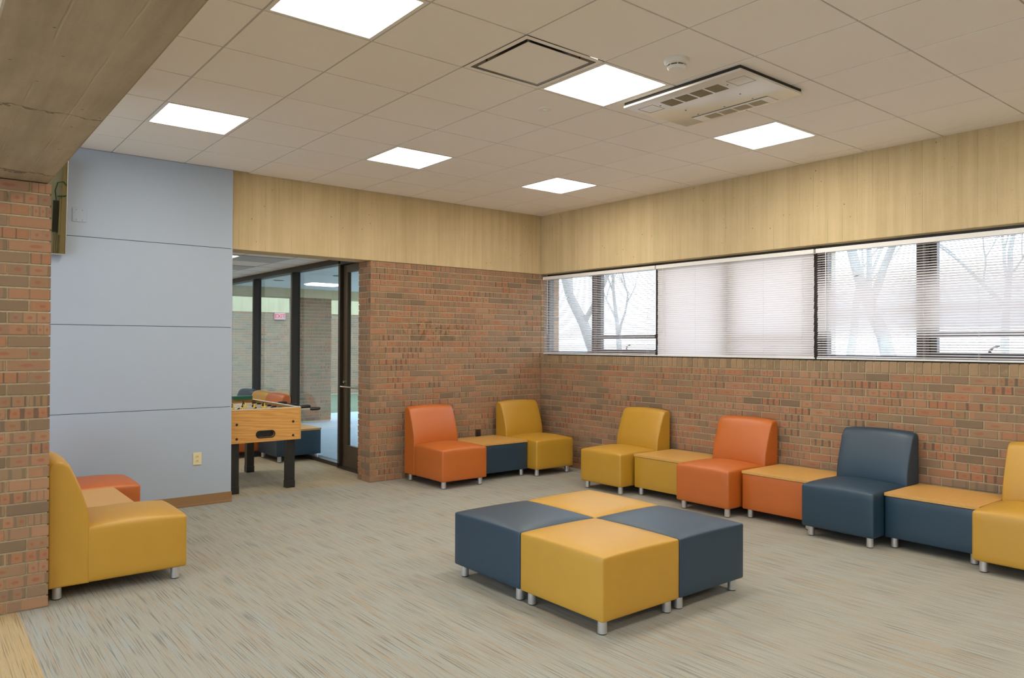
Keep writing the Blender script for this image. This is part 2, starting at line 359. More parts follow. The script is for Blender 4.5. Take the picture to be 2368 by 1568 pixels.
camp = Vector((-6.426, -7.3885, 1.5187))
def near(it): return (Vector(it[0]) - camp).length
XJ = -2.48; WT = 0.28

# ------------------------------------------------------------------ the room shell
fl = box('floor', -5.937, 0.02, -11.0, 0.05, -0.05, 0.0, M['carpet']); tag(fl, 'blue-grey and tan streaked carpet of the lounge', 'floor', kind='structure')
fl = box('floor_hall', -11.0, -5.937, -11.0, 0.05, -0.05, 0.0, M['carpett']); tag(fl, 'tan carpet strip at the lower left corner beside brick pillar', 'floor', kind='structure')
fl = box('floor_games', -7.5, -2.15, 0.05, 9.0, -0.05, 0.0, M['carpetg']); tag(fl, 'tan carpet under the foosball table beyond the opening', 'floor', kind='structure')

# back wall: mortar core, bricks, concrete band
wb = box('wall_back', XJ+0.008, 0.0, 0.008, WT-0.008, 0.0, ZK-0.003, M['mortar']); tag(wb, 'red-brown brick wall beside the opening, under the concrete band', 'wall', kind='structure')
lay(wb, courses(0.0, -XJ, 0, 36), (XJ, 0.0), '+x', near, 300)
jamb = []
for (u0,u1,z0,z1,rt_) in courses(0.0, WT-0.055 if False else WT, 0, 36):
    jamb.append((u0 if u0 > 0 else 0.0, u1, z0, z1, rt_))
wj = box('wall_jamb', XJ+0.012, XJ+0.05, 0.05, WT, 0.0, ZK-0.003, M['mortar'], wb)
wj.name = 'jamb_mortar'
lay(wb, [(WT-b, WT-a, z0, z1, r_) for a,b,z0,z1,r_ in jamb], (XJ, WT), '-y', near, 120)
box('concrete_band', -4.0, 0.0, -0.004, WT, ZK, ZC+0.05, M['conx'], wb, 0.006)

# right wall: brick up to the rowlock sill, concrete band above the windows
ZR = 19*CH
wr = box('wall_right', 0.008, 0.30, -11.0, WT, 0.0, ZR, M['mortar']); tag(wr, 'long brick wall under the windows with a rowlock sill', 'wall', kind='structure')
def vis_right(it): return 0 if it[0][1] > -5.75 else 1
rects = courses(0.0, 7.2, 0, 19)
rl = []
u = 0.0
while u < 7.15:
    rl.append((u+JT/2, u+0.0677-JT/2, ZR+JT/2, ZR+0.100, True)); u += 0.0677
def right_key(it): return (near(it) if it[0][1] > -5.6 else 100+near(it))
lay(wr, rects, (0.0, 0.0), '-y', right_key, 290)
sill = box('rowlock_sill', 0.008, 0.30, -7.2, -0.0, ZR, ZR+0.094, M['mortar'], wr)
lay(sill, rl, (0.0, 0.0), '-y', right_key, 84)
box('corner_end', 0.001, 0.32, 0.0, WT, ZR, ZK, M['mortar'], wr)
lay(wr, [(0.004,0.096,k*CH+JT/2,(k+1)*CH-JT/2,False) if k%2 else (0.004,0.20,k*CH+JT/2,(k+1)*CH-JT/2,False) for k in range(19,36)] + [(0.106,0.318,k*CH+JT/2,(k+1)*CH-JT/2,False) if k%2 else (0.21,0.318,k*CH+JT/2,(k+1)*CH-JT/2,False) for k in range(19,36)], (0.0, -0.007), '+x', None, 0)
box('brick_pier_end', 0.006, 0.30, -11.0, -7.2, ZR, ZK, M['mortar'], wr)
box('concrete_band', -0.004, 0.32, -11.0, WT, ZK, ZC+0.05, M['cony'], wr, 0.006)
lay(wr, [(a+5.68, b+5.68, z0, z1, r_) for a,b,z0,z1,r_ in courses(0.0, 1.52, 0, 36) if z0 > ZR+0.1], (0.0, 0.0), '-y', None, 0)
box('solid_infill', 0.008, 0.30, -7.2, -5.68, ZR+0.094, ZK, M['mortar'], wr)

# blue panel wall on the left of the opening
wl = box('wall_left', -9.0, -4.004, -0.048, WT, 0.0, ZC, M['bluegap']); tag(wl, 'blue-grey painted panel wall left of the opening', 'wall', kind='structure')
zs = [0.0, 0.913, 1.676, 2.436, ZC]
for a, b in zip(zs, zs[1:]):
    box('wall_panel', -9.0, -4.0, -0.060, -0.046, a+(0.0025 if a else 0), b-0.0025, M['bluep'], wl, 0.001)
box('end_return', -4.012, -3.999, -0.058, WT, 0.0, ZC, M['bluep'], wl)
bb = bmesh.new(); bx(bb, -5.8, -3.994, -0.067, -0.060, 0.018, 0.098, 0.002); bx(bb, -5.8, -3.992, -0.074, -0.060, 0.0, 0.020, 0.004)
bl = link('baseboard_left', to_mesh('baseboard_left', bb), M['base']); tag(bl, 'brown rubber cove base along the blue wall', 'baseboard', kind='structure')

# pillar and beam
PX0, PX1, PY = -6.24, -5.792, -2.350
pl = box('brick_pillar', PX0+0.01, PX1-0.008, PY+0.008, -1.80, 0.0, ZK-0.004, M['mortar']); tag(pl, 'brick pillar at the left edge under the concrete beam', 'pillar', kind='structure')
prs = []
for k in range(36):
    z0 = k*CH+JT/2; z1 = (k+1)*CH-JT/2; w = PX1-PX0
    cuts = [0, 0.095, 0.298, w] if k % 2 == 0 else [0, 0.146, 0.349, w]
    cuts = [0, w-0.308, w-0.105, w] if k % 2 else [0, w-0.411, w-0.208, w]
    for a, b in zip(cuts, cuts[1:]): prs.append((a+(JT/2 if a else 0), b-(JT/2 if b < w else 0), z0, z1, False))
lay(pl, prs, (PX0, PY), '+x', near, 300)
bm = box('concrete_beam', PX0, PX1-0.012, -11.0, -1.78, ZK, ZC+0.05, M['consof'], None, 0.008); tag(bm, 'rough concrete ceiling beam with cracks, resting on the brick pillar', 'beam', kind='structure')

# walls behind the camera
w = box('wall_rear', -11.0, 0.3, -11.2, -11.0, 0, ZC, M['offwhite']); tag(w, 'plain off-white wall behind the viewer', 'wall', kind='structure')
w = boxes('wall_far_left', [(-11.2,-11.0,-11.2,0.0,0,0.4),(-11.2,-11.0,-11.2,0.0,2.75,ZC),(-11.2,-11.0,-11.2,-10.2,0.4,2.75),(-11.2,-11.0,-0.8,0.0,0.4,2.75)], M['offwhite'])
for y in (-10.2,-7.85,-5.5,-3.15,-0.86): box('mullion', -11.14, -11.06, y, y+0.06, 0.4, 2.75, M['bronze'], w)
for y in (-10.14,-7.79,-5.44,-3.09): box('pane', -11.104, -11.096, y, y+2.29, 0.4, 2.75, M['pane'], w)
tag(w, 'glazed outside wall at the far left of the hall', 'wall', kind='structure')

ps = box('rear_pilaster', -4.01, -3.30, -11.0, -10.88, 0, ZC, M['conx'], None, 0.006); tag(ps, 'concrete pilaster on the wall behind the viewer', 'pillar', kind='structure')
t = thing('conduit_run', 'dark cable trunk with three conduits on the rear wall, mirrored in the television', 'conduit', (0,0,0))
box('cable_trunk', -4.15, -4.05, -10.995, -10.93, 1.17, 1.82, M['black'], t, 0.005)
box('cover_strip', -4.045, -4.012, -10.995, -10.90, 1.12, 1.87, M['conx'], t, 0.004)
for x in (-4.12, -4.085, -4.05):
    b_ = bmesh.new(); tube(b_, [(x,-10.965,0.72),(x,-10.965,1.19)], 0.011, 8); link('conduit', to_mesh('conduit', b_), M['mortar'], t)
b_ = bmesh.new(); tube(b_, [(-4.10,-10.94,1.83),(-4.13,-10.93,2.02),(-4.09,-10.92,2.19),(-4.00,-10.86,2.22),(-3.91,-10.86,2.12),(-3.90,-10.86,1.97),(-3.97,-10.86,1.93),(-4.08,-10.93,1.91)], 0.013, 8); link('green_cable', to_mesh('green_cable', b_), M['green'], t)

# ceiling: slab, tiles, grid bars
ce = box('ceiling', -11.0, 0.3, -11.0, WT, ZC+0.06, ZC+0.12, M['white']); tag(ce, 'white suspended tile ceiling of the lounge', 'ceiling', kind='structure')
LIGHTS = {(0,-4),(3,-4),(6,-4),(0,0),(3,0),(6,0),(0,4),(3,4),(6,4),(0,8),(3,8),(6,8)}
VENT = (2,0)
XL, XR2, YF = PX1-0.008, 0.0, -0.0
tm = {}
G = 0.0055
for i in range(-2, 9):
    for j in range(-7, 12):
        if (i,j) in LIGHTS or (i,j) == VENT: continue
        x0, x1 = max(gx(i)+G, XL), min(gx(i+1)-G, -0.004); y1, y0 = min(gy(j)-G, -0.004), max(gy(j+1)+G, -11.0)
        if x1 < -4.0 and y1 > -0.061: y1 = -0.061
        if x1 <= -3.99 + T and x0 < -4.0 and y1 > -0.061: y1 = -0.061
        if x1-x0 < 0.02 or y1-y0 < 0.02: continue
        key = (round(x1-x0,4), round(y1-y0,4))
        if key not in tm:
            b_ = bmesh.new(); bx(b_, -key[0]/2, key[0]/2, -key[1]/2, key[1]/2, 0, 0.016, 0.0018); tm[key] = to_mesh('ceiling_tile', b_); tm[key].materials.append(M['tile'])
        link('ceiling_tile', tm[key], None, ce, ((x0+x1)/2, (y0+y1)/2, ZC))
for i in range(-1, 10):
    x = gx(i)
    if XL < x < -0.01: box('grid_bar', x-0.0085, x+0.0085, -11.0, -0.004 if x > -4.0 else -0.06, ZC+0.0035, ZC+0.03, M['grid'], ce)
for j in range(-6, 12):
    y = gy(j)
    if -11 < y < -0.01: box('grid_bar', XL, -0.004, y-0.0085, y+0.0085, ZC+0.006, ZC+0.03, M['grid'], ce)
box('hall_ceiling', -11.0, PX0-0.002, -11.0, -0.06, ZC, ZC+0.05, M['tile'], ce)

# games room beyond the opening
ZG = 2.585
cg = box('ceiling_games', -7.5, -2.15, WT, 9.0, ZG, ZG+0.05, M['tile']); tag(cg, 'low white ceiling of the games room beyond the opening', 'ceiling', kind='structure')
for k in range(8): box('grid_bar', -7.5, -2.3, 0.43+k*T-0.008, 0.43+k*T+0.008, ZG-0.0015, ZG+0.01, M['grid'], cg)
for k in range(8): box('grid_bar', -2.71-k*T-0.008, -2.71-k*T+0.008, WT, 9.0, ZG-0.0015, ZG+0.01, M['grid'], cg)
w = box('wall_games_left', -7.7, -7.5, WT, 9.0, 0, ZG, M['offwhite']); tag(w, 'plain wall on the far side of the games room', 'wall', kind='structure')
w = box('wall_games_rear', -7.7, -2.3, 9.0, 9.2, 0, ZG, M['offwhite']); tag(w, 'plain end wall of the games room', 'wall', kind='structure')

# ------------------------------------------------------------------ ceiling fixtures
bmf = bmesh.new(); h = T/2-0.004
for a in ((-h,h,h-0.024,h),(-h,h,-h,-h+0.024),(-h,-h+0.024,-h+0.024,h-0.024),(h-0.024,h,-h+0.024,h-0.024)): bx(bmf, *a, -0.001, 0.03, 0.0015)
ME_FR = to_mesh('frame', bmf)
bmf = bmesh.new(); bx(bmf, -h+0.024, h-0.024, -h+0.024, h-0.024, 0.008, 0.014); ME_DF = to_mesh('diffuser', bmf)
def ceiling_light(x, y, z, label, group='square ceiling light panels'):
    t = thing('ceiling_light', label, 'light', (x, y, z), 0, group)
    link('frame', ME_FR, M['white'], t); link('diffuser', ME_DF, M['lamp'], t); return t
LL = {(0,0):'square ceiling light cut by the top edge of the photo', (3,0):'square ceiling light between the square vent and the air unit', (6,0):'square ceiling light nearest the window wall, past the air unit',
      (0,-4):'square ceiling light nearest the concrete beam, above the blue wall', (3,-4):'square ceiling light above the opening, in the middle of the far row', (6,-4):'square ceiling light nearest the far corner of the room'}
for (i,j) in sorted(LIGHTS):
    ceiling_light(gx(i+0.5), gy(j+0.5), ZC, LL.get((i,j), 'square ceiling light panel behind the viewer'))
for (x,y) in ((-8.4,-3.0),(-8.4,-6.0),(-8.4,-9.0)): ceiling_light(x, y, ZC-0.012, 'square ceiling light panel in the hall left of the beam', 'hall ceiling lights')
for k, (x,y) in enumerate(((-3.625,1.955),(-5.6,2.6),(-3.625,5.0),(-5.8,6.6))):
    ceiling_light(x, y, ZG-0.012, 'lit ceiling panel seen at the top of the opening beside blue wall' if k == 0 else 'lit ceiling panel deep inside the games room', 'games room ceiling lights')
for (x,y) in ((-3.015,1.955),(-3.015,3.18)):
    v = box('return_grille', x-0.297, x+0.297, y-0.297, y+0.297, ZG-0.006, ZG-0.0, M['grid']); tag(v, 'grey return grille in the games room ceiling, %s' % ('nearer one' if y < 2 else 'farther one'), 'vent', 'games room grilles')
# square plaque diffuser
t = thing('air_diffuser', 'square plaque air diffuser with dark recess beside ceiling light', 'vent', (gx(2.5), gy(0.5), ZC))
bmf = bmesh.new(); H0 = T/2-0.004
prof = [(H0,0.0),(H0,0.002),(H0-0.032,0.0025),(H0-0.040,0.008),(H0-0.060,0.036),(H0-0.085,0.050),(H0-0.12,0.052)]
rings = []
for r_, z_ in prof: rings.append([bmf.verts.new((sx*r_, sy*r_, z_)) for sx, sy in ((-1,-1),(1,-1),(1,1),(-1,1))])
for a, b in zip(rings, rings[1:]):
    for k in range(4): bmf.faces.new((a[k], a[(k+1)%4], b[(k+1)%4], b[k]))
bmf.faces.new(rings[-1])
link('recess_pan', smooth_by_angle(to_mesh('recess_pan', bmf), 50), plain('grey_pan_metal', (0.36,0.36,0.36), 0.22, 0.5, 0.6), t)
boxes('flange', [(-H0,H0,H0-0.032,H0,-0.0005,0.0015),(-H0,H0,-H0,-H0+0.032,-0.0005,0.0015),(-H0,-H0+0.032,-H0+0.032,H0-0.032,-0.0005,0.0015),(H0-0.032,H0,-H0+0.032,H0-0.032,-0.0005,0.0015)], M['tile'], t)
box('plaque', -0.236, 0.236, -0.236, 0.236, -0.001, 0.004, M['tile'], t, 0.0015)
for sx in (-1,1):
    for sy in (-1,1): box('hanger_clip', sx*0.20-0.006, sx*0.20+0.006, sy*0.20-0.006, sy*0.20+0.006, 0.005, 0.05, M['steel'], t)
# cassette air unit
t = thing('air_unit', 'flat ceiling air conditioner panel with eight grille openings', 'air conditioner', (-2.235, -4.30, ZC-0.036))
ax, ay = 0.345, 0.470
b_ = bmesh.new(); bx(b_, -ax, ax, -ay, ay, 0.0, 0.016, 0.006); link('panel', smooth_by_angle(to_mesh('panel', b_)), M['acpanel'], t)
box('gasket', -ax+0.006, ax-0.006, -ay+0.006, ay-0.006, 0.016, 0.0355, M['darkgap'], t)
for k in range(4):
    y0 = -0.235 + k*0.120
    box('intake_grille', -0.245, -0.125, y0, y0+0.100, -0.0015, 0.001, M['acgrille'], t)
lv = box('outlet_louver', 0.195, 0.325, -0.31, 0.30, -0.004, 0.001, M['acpanel'], t, 0.001)
box('louver_gap', 0.189, 0.195, -0.31, 0.30, -0.001, 0.001, M['darkgap'], t)
for k in range(4):
    y0 = -0.245 + k*0.120
    box('outlet_grille', 0.222, 0.305, y0, y0+0.100, -0.0055, -0.003, plain('tan_grille', (0.36,0.31,0.20), 0.6) if k == 0 else bpy.data.materials['tan_grille'], lv)
for y0, y1 in ((-0.43,-0.30),(0.29,0.42)):
    pc = [(-0.25,-0.12,y0,y0+0.003),(-0.25,-0.12,y1-0.003,y1),(-0.25,-0.247,y0,y1),(-0.123,-0.12,y0,y1)]
    boxes('access_plate_line', [(a,b,c,d,-0.0008,0.001) for a,b,c,d in pc], M['acgrille'], t)
for (x,y) in ((-0.19,-0.27),(-0.19,0.27),(0.02,-0.22),(0.02,0.22),(0.16,-0.22),(0.16,0.0),(0.16,0.22)):
    b_ = bmesh.new(); lathe(b_, [(0.006,-0.002),(0.006,0.001)], 10, (x,y,0)); link('screw', to_mesh('screw', b_), M['acgrille'], t)
# smoke detector and sensor
t = thing('smoke_detector', 'round white smoke detector on the ceiling by the air unit', 'smoke detector', (-2.925, -4.57, ZC))
b_ = bmesh.new(); lathe(b_, [(0.075,0.0),(0.075,-0.012),(0.068,-0.022),(0.064,-0.026)]); link('base', smooth_by_angle(to_mesh('base', b_)), M['white'], t)
b_ = bmesh.new(); lathe(b_, [(0.050,-0.024),(0.050,-0.046)]); link('sensing_chamber', to_mesh('sensing_chamber', b_), M['darkgap'], t)
b_ = bmesh.new(); lathe(b_, [(0.060,-0.026),(0.059,-0.033),(0.054,-0.034)]); lathe(b_, [(0.054,-0.041),(0.055,-0.048),(0.046,-0.058),(0.030,-0.061)]); link('cap', smooth_by_angle(to_mesh('cap', b_)), M['white'], t)
for k in range(8):
    a = k*math.pi/4; b_ = bmesh.new(); tube(b_, [(0.054*math.cos(a),0.054*math.sin(a),-0.031),(0.053*math.cos(a),0.053*math.sin(a),-0.045)], 0.003, 6); link('rib', to_mesh('rib', b_), M['white'], t)
t = thing('occupancy_sensor', 'small flat round sensor on the ceiling tile below the vent', 'sensor', (-2.921, -3.40, ZC))
b_ = bmesh.new(); lathe(b_, [(0.052,0.0),(0.052,-0.004),(0.045,-0.010)]); link('cover', smooth_by_angle(to_mesh('cover', b_)), M['white'], t)
b_ = bmesh.new(); lathe(b_, [(0.022,-0.009),(0.018,-0.015),(0.008,-0.018)], 16); link('lens', smooth_by_angle(to_mesh('lens', b_)), M['white'], t)

# ------------------------------------------------------------------ windows and blinds
ZS = ZR + 0.100                     # sill level
BAYS = [(-0.03, -1.915), (-1.93, -3.785), (-3.805, -5.66)]
wlab = ['window nearest the corner, behind a half open blind', 'middle window behind the closed blind', 'right window with tree trunk outside, behind a sagging blind']
MULL = [(-0.845,-0.925), (-2.765,-2.865), (-4.645,-4.745)]
for k, (ya, yb) in enumerate(BAYS):
    w = thing('window_%d' % (k+1), wlab[k], 'window', (0,0,0), kind='structure')
    X0, X1 = 0.115, 0.185
    fa = ya if k else 0.0; fb = yb - 0.012
    boxes('window_frame', [(X0,X1,fb,fa,ZS-0.008,ZS+0.05),(X0,X1,fb,fa,ZK-0.06,ZK),(X0,X1,fa-0.05,fa,ZS+0.05,ZK-0.06),(X0,X1,fb,fb+0.055,ZS+0.05,ZK-0.06)], M['bronze'], w)
    m0, m1 = MULL[k]
    box('mullion', X0-0.02, X1+0.02, m1, m0, ZS+0.05, ZK-0.06, M['bronze'], w)
    s0, s1 = m1, fb+0.055
    sash = boxes('sash_frame', [(X0+0.005,X1-0.01,s1,s0,1.595,1.645),(X0+0.005,X1-0.01,s1,s0,ZS+0.05,ZS+0.085),(X0+0.005,X1-0.01,s0-0.05,s0,ZS+0.085,1.595),(X0+0.005,X1-0.01,s1,s1+0.04,ZS+0.085,1.595),
         (X0+0.005,X1-0.01,s0-0.05,s0,1.645,ZK-0.06),(X0+0.005,X1-0.01,s1,s1+0.04,1.645,ZK-0.06)], M['bronze'], w)
    box('pane', 0.148, 0.152, m0, fa-0.05, ZS+0.05, ZK-0.06, M['pane'], w)
    box('pane', 0.148, 0.152, s1+0.04, s0-0.05, 1.645, ZK-0.06, M['pane'], w)
    box('pane', 0.148, 0.152, s1+0.04, s0-0.05, ZS+0.085, 1.595, M['pane'], w)
    b_ = bmesh.new(); yc = (s0+s1)/2; tube(b_, [(X0+0.01,yc,ZS+0.085),(X0-0.005,yc,ZS+0.10),(X0-0.01,yc-0.03,ZS+0.125),(X0-0.01,yc-0.075,ZS+0.14)], [0.014,0.012,0.009,0.008], 8)
    link('window_handle', smooth_by_angle(to_mesh('window_handle', b_)), M['alu'], w)
    box('reveal_post', 0.19, 0.27, fb-0.06, fb+0.02, ZS, ZK, M['offwhite'], w)
SL = {}
def slat_mesh(L):
    if round(L,3) in SL: return SL[round(L,3)]
    b_ = bmesh.new(); prof = [(-0.0125,-0.0010),(-0.006,0.0004),(0,0.0010),(0.006,0.0004),(0.0125,-0.0010)]
    a = [b_.verts.new((x,-L/2,z)) for x,z in prof]; c = [b_.verts.new((x,L/2,z)) for x,z in prof]
    a2 = [b_.verts.new((x,-L/2,z-0.0005)) for x,z in prof]; c2 = [b_.verts.new((x,L/2,z-0.0005)) for x,z in prof]
    for i in range(4): b_.faces.new((a[i],a[i+1],c[i+1],c[i])); b_.faces.new((a2[i+1],a2[i],c2[i],c2[i+1]))
    for p,q in ((a,a2),(c,c2)):
        for i in range(4): b_.faces.new((p[i],p[i+1],q[i+1],q[i]))
    b_.faces.new((a[0],c[0],c2[0],a2[0])); b_.faces.new((a[4],a2[4],c2[4],c[4]))
    me = to_mesh('slat', b_); SL[round(L,3)] = me
    return me
blab = ['half open white mini blind nearest the room corner', 'closed ivory mini blind in the middle window', 'half open sagging white mini blind on the right window']
XB = 0.030
for k, (ya, yb) in enumerate(BAYS):
    t = thing('window_blind', blab[k], 'blind', (XB, (ya+yb)/2, 0), 0, 'mini blinds on the window wall')
    L = ya - yb; mt = M['slatw'] if k == 1 else M['slat']
    ztop = 2.405
    box('headrail', -0.026, 0.024, -L/2, L/2, ztop-0.040, ztop, M['white'], t, 0.003)
    zb = ZS + 0.012; box('bottom_rail', -0.013, 0.013, -L/2+0.004, L/2-0.004, zb, zb+0.014, M['white'], t, 0.003)
    n = 45; z0, z1 = zb+0.026, ztop-0.047
    me = slat_mesh(L-0.016)
    for q in range(n):
        z = z0 + (z1-z0)*q/(n-1); f = q/(n-1)
        if k == 0: a = 24
        elif k == 1: a = 66
        else:
            mid = min(1.0, max(0.0, (f-0.16)/0.12)) * min(1.0, max(0.0, (0.86-f)/0.25)); a = 21 + 37*mid
        s = link('slat', me, mt, t, (0, random.uniform(-0.003,0.003), z)); s.rotation_euler = (random.uniform(-0.0006,0.0006), -R(a+random.uniform(-2,2)), 0)
    for q in range(5):
        y = -L/2 + 0.12 + (L-0.24)*q/4
        b_ = bmesh.new()
        for dx in (-0.0135, 0.0135): tube(b_, [(dx,y,zb+0.01),(dx,y,ztop-0.04)], 0.0009, 5)
        link('ladder_cord', to_mesh('ladder_cord', b_), M['cord'], t)
    b_ = bmesh.new(); tube(b_, [(-0.030,L/2-0.10,ztop-0.04),(-0.032,L/2-0.10,ztop-0.75)], 0.0035, 6); link('tilt_wand', to_mesh('tilt_wand', b_), M['cord'], t)
    b_ = bmesh.new(); tube(b_, [(-0.030,-L/2+0.10,ztop-0.04),(-0.031,-L/2+0.10,ztop-0.55)], 0.0013, 5); lathe(b_, [(0.002,0.02),(0.006,0.0),(0.006,-0.014)], 8, (-0.031,-L/2+0.10,ztop-0.56)); link('lift_cord', to_mesh('lift_cord', b_), M['cord'], t)

# ------------------------------------------------------------------ lounge furniture
def rbox(hx, hy, hz, r, crown=0.0, n=8, bulge=0.0):
    def ax(h):
        k = [-h, -h+0.35*r, -h+r]; k += [(-h+r) + (2*(h-r))*i/n for i in range(1, n)]; return k + [h-r, h-0.35*r, h]
    A = [ax(hx), ax(hy), ax(hz)]; H = (hx,hy,hz); b_ = bmesh.new()
    for d in range(3):
        e, f = (d+1)%3, (d+2)%3
        for sgn in (-1, 1):
            g = {}
            for i, a in enumerate(A[e]):
                for j, c in enumerate(A[f]):
                    p = [0,0,0]; p[d] = sgn*H[d]; p[e] = a; p[f] = c
                    g[i,j] = b_.verts.new(p)
            for i in range(len(A[e])-1):
                for j in range(len(A[f])-1): b_.faces.new((g[i,j],g[i+1,j],g[i+1,j+1],g[i,j+1]))
    bmesh.ops.remove_doubles(b_, verts=b_.verts, dist=1e-5)
    for v in b_.verts:
        p = v.co.copy(); q = Vector([max(-(h-r), min(h-r, c)) for c, h in zip(p, H)]); d = p-q
        if d.length > 1e-9: p = q + d.normalized()*r
        if crown and p.z > 0:
            p.z += crown * (max(0, (1-(p.x/hx)**2)*(1-(p.y/hy)**2))**0.55) * (p.z/hz)
        if bulge:
            w = max(0, 1-(p.z/hz)**2)
            p.x += bulge*(p.x/hx)*w*max(0,1-(p.y/hy)**2); p.y += bulge*(p.y/hy)*w*max(0,1-(p.x/hx)**2)
        v.co = p
    return b_
def leg_meshes(hh):
    a = bmesh.new(); lathe(a, [(0.0255,0.006),(0.0255,hh)], 20); b = bmesh.new(); lathe(b, [(0.021,0.0),(0.024,0.002),(0.024,0.006)], 20)
    return smooth_by_angle(to_mesh('leg', a)), smooth_by_angle(to_mesh('foot_glide', b))
ZB = 0.078
ME_LEG, ME_FOOT = leg_meshes(ZB+0.004)
def add_legs(t, xs, ys):
    for x in xs:
        for y in ys:
            l = link('leg', ME_LEG, M['alu'], t, (x,y,0)); link('foot_glide', ME_FOOT, M['black'], l)
# chair: local +x is the front, rear face at x=0, width along y
CW, CD = 0.582, 0.775
b_ = rbox((CD-0.200)/2, CW/2-0.0012, 0.166, 0.018, 0.044, 8, 0.0)
bmesh.ops.translate(b_, verts=b_.verts, vec=((CD+0.200)/2, 0, ZB+0.166)); ME_SEAT = to_mesh('seat', b_, True)
def back_mesh():
    top = [(0.000,0.700),(0.000,0.760),(0.004,0.788),(0.014,0.804),(0.032,0.814),(0.055,0.815),(0.080,0.808),(0.100,0.793),(0.116,0.768),(0.128,0.738),(0.143,0.700),(0.164,0.645),(0.186,0.580),(0.202,0.526),(0.212,0.475),(0.215,0.430),(0.215,0.30),(0.215,0.16),(0.215,ZB),(0.10,ZB),(0.0,ZB),(0.0,0.25),(0.0,0.5)]
    P = [Vector(p) for p in top]; n = len(P); N = []
    for i in range(n):
        d = (P[(i+1)%n]-P[i-1]).normalized(); N.append(Vector((-d.y, d.x)))
    if sum((P[i].x*P[(i+1)%n].y - P[(i+1)%n].x*P[i].y) for i in range(n)) < 0: pass
    c = sum(P, Vector((0,0)))/n
    s = 1 if sum(N[i].dot(P[i]-c) for i in range(n)) > 0 else -1
    b_ = bmesh.new(); r = 0.011; W = CW/2; sl = []
    sl.append((-W, r+0.006))
    for th in (0, 30, 60, 90): sl.append((-(W-r) - r*math.cos(R(th)), r*(1-math.sin(R(th)))))
    for i in range(1, 10): sl.append((-(W-r) + 2*(W-r)*i/10, 0.0))
    for th in (90, 60, 30, 0): sl.append(((W-r) + r*math.cos(R(th)), r*(1-math.sin(R(th)))))
    sl.append((W, r+0.006))
    rows = []
    for y, off in sl:
        cr = (1-(y/W)**2)**0.6 if abs(y) < W else 0
        row = []
        for p, nn in zip(P, N):
            q = p - nn*s*off; z = q.y; x = q.x
            if z > 0.44:
                f = min(1, (z-0.44)/0.3); z += 0.022*cr*f
                if x > 0.06: x += 0.014*cr*math.sin(math.pi*min(1,(z-0.44)/0.4))
            row.append(b_.verts.new((x, y, z)))
        rows.append(row)
    for a, b in zip(rows, rows[1:]):
        for i in range(n): b_.faces.new((a[i], a[(i+1)%n], b[(i+1)%n], b[i]))
    b_.faces.new(rows[0]); b_.faces.new(rows[-1][::-1])
    return smooth_by_angle(to_mesh('backrest', b_), 55)
ME_BACK = back_mesh()
def chair(colour, loc, rz, label, group):
    t = thing('lounge_chair', label, 'chair', (loc[0], loc[1], 0), rz, group)
    link('seat', ME_SEAT, M[colour], t); link('backrest', ME_BACK, M[colour], t)
    add_legs(t, (0.055, CD-0.060), (-CW/2+0.055, CW/2-0.055)); return t
TD = 0.60
_tb = {}
def side_table(colour, loc, rz, wd, label, group):
    t = thing('side_table', label, 'table', (loc[0], loc[1], 0), rz, group)
    if wd not in _tb:
        b_ = rbox(TD/2, wd/2, (0.390-ZB)/2, 0.010, 0, 6); bmesh.ops.translate(b_, verts=b_.verts, vec=(TD/2, 0, (0.390+ZB)/2)); a = to_mesh('body', b_, True)
        c_ = bmesh.new(); bx(c_, -0.003, TD+0.006, -wd/2-0.001, wd/2+0.001, 0.390, 0.414, 0.002); _tb[wd] = (a, to_mesh('wood_top', c_))
    link('body', _tb[wd][0], M[colour], t); link('wood_top', _tb[wd][1], M['topwood'], t)
    add_legs(t, (0.05, TD-0.055), (-wd/2+0.05, wd/2-0.05)); return t
g1, g2, g3 = 'chairs along the window wall', 'chairs along the back brick wall', 'chairs beside the brick pillar'
RZ = math.pi     # facing -x
XW = -0.050
def rw_chair(col, y0, lab): chair(col, (XW, y0-CW/2), RZ, lab, g1)
rw_chair('yellow', -1.600, 'mustard yellow armless chair under the window, nearest the room corner')
rw_chair('orange', -2.880, 'orange armless chair under the window')
rw_chair('blue', -4.145, 'navy blue armless chair under the window')
rw_chair('yellow', -5.385, 'mustard yellow armless chair cut off by the right photo edge')
gt = 'wood-topped side tables between chairs'
def rw_table(col, y0, y1, lab): side_table(col, (-0.065, (y0+y1)/2), RZ, round(y0-y1,3), lab, gt)
rw_table('yellow', -2.222, -2.872, 'yellow side table with wood top between the yellow and orange chairs')
rw_table('orange', -3.490, -4.140, 'orange side table with wood top beside the navy chair')
rw_table('blue', -4.735, -5.380, 'navy side table with wood top at the right edge')
RB = -math.pi/2  # facing -y
chair('orange', (-2.092+CW/2, -0.080), RB, 'orange armless chair against the back brick wall', g2)
chair('yellow', (-0.800+CW/2, -0.080), RB, 'mustard yellow armless chair in the far corner of the room', g2)
side_table('blue', ((-1.505-0.805)/2, -0.10), RB, 0.690, 'navy side table with wood top against the back brick wall', gt)
chair('yellow', (-5.788, -2.285+CW/2), 0, 'large mustard yellow chair in side view beside the brick pillar', g3)
side_table('blue', (-5.80, -1.325), 0, 0.69, 'wood-topped side table half hidden behind the left yellow chair', gt)
chair('orange', (-5.775, -0.975+CW/2), 0, 'orange armless chair by the blue wall, behind the left yellow chair', g3)
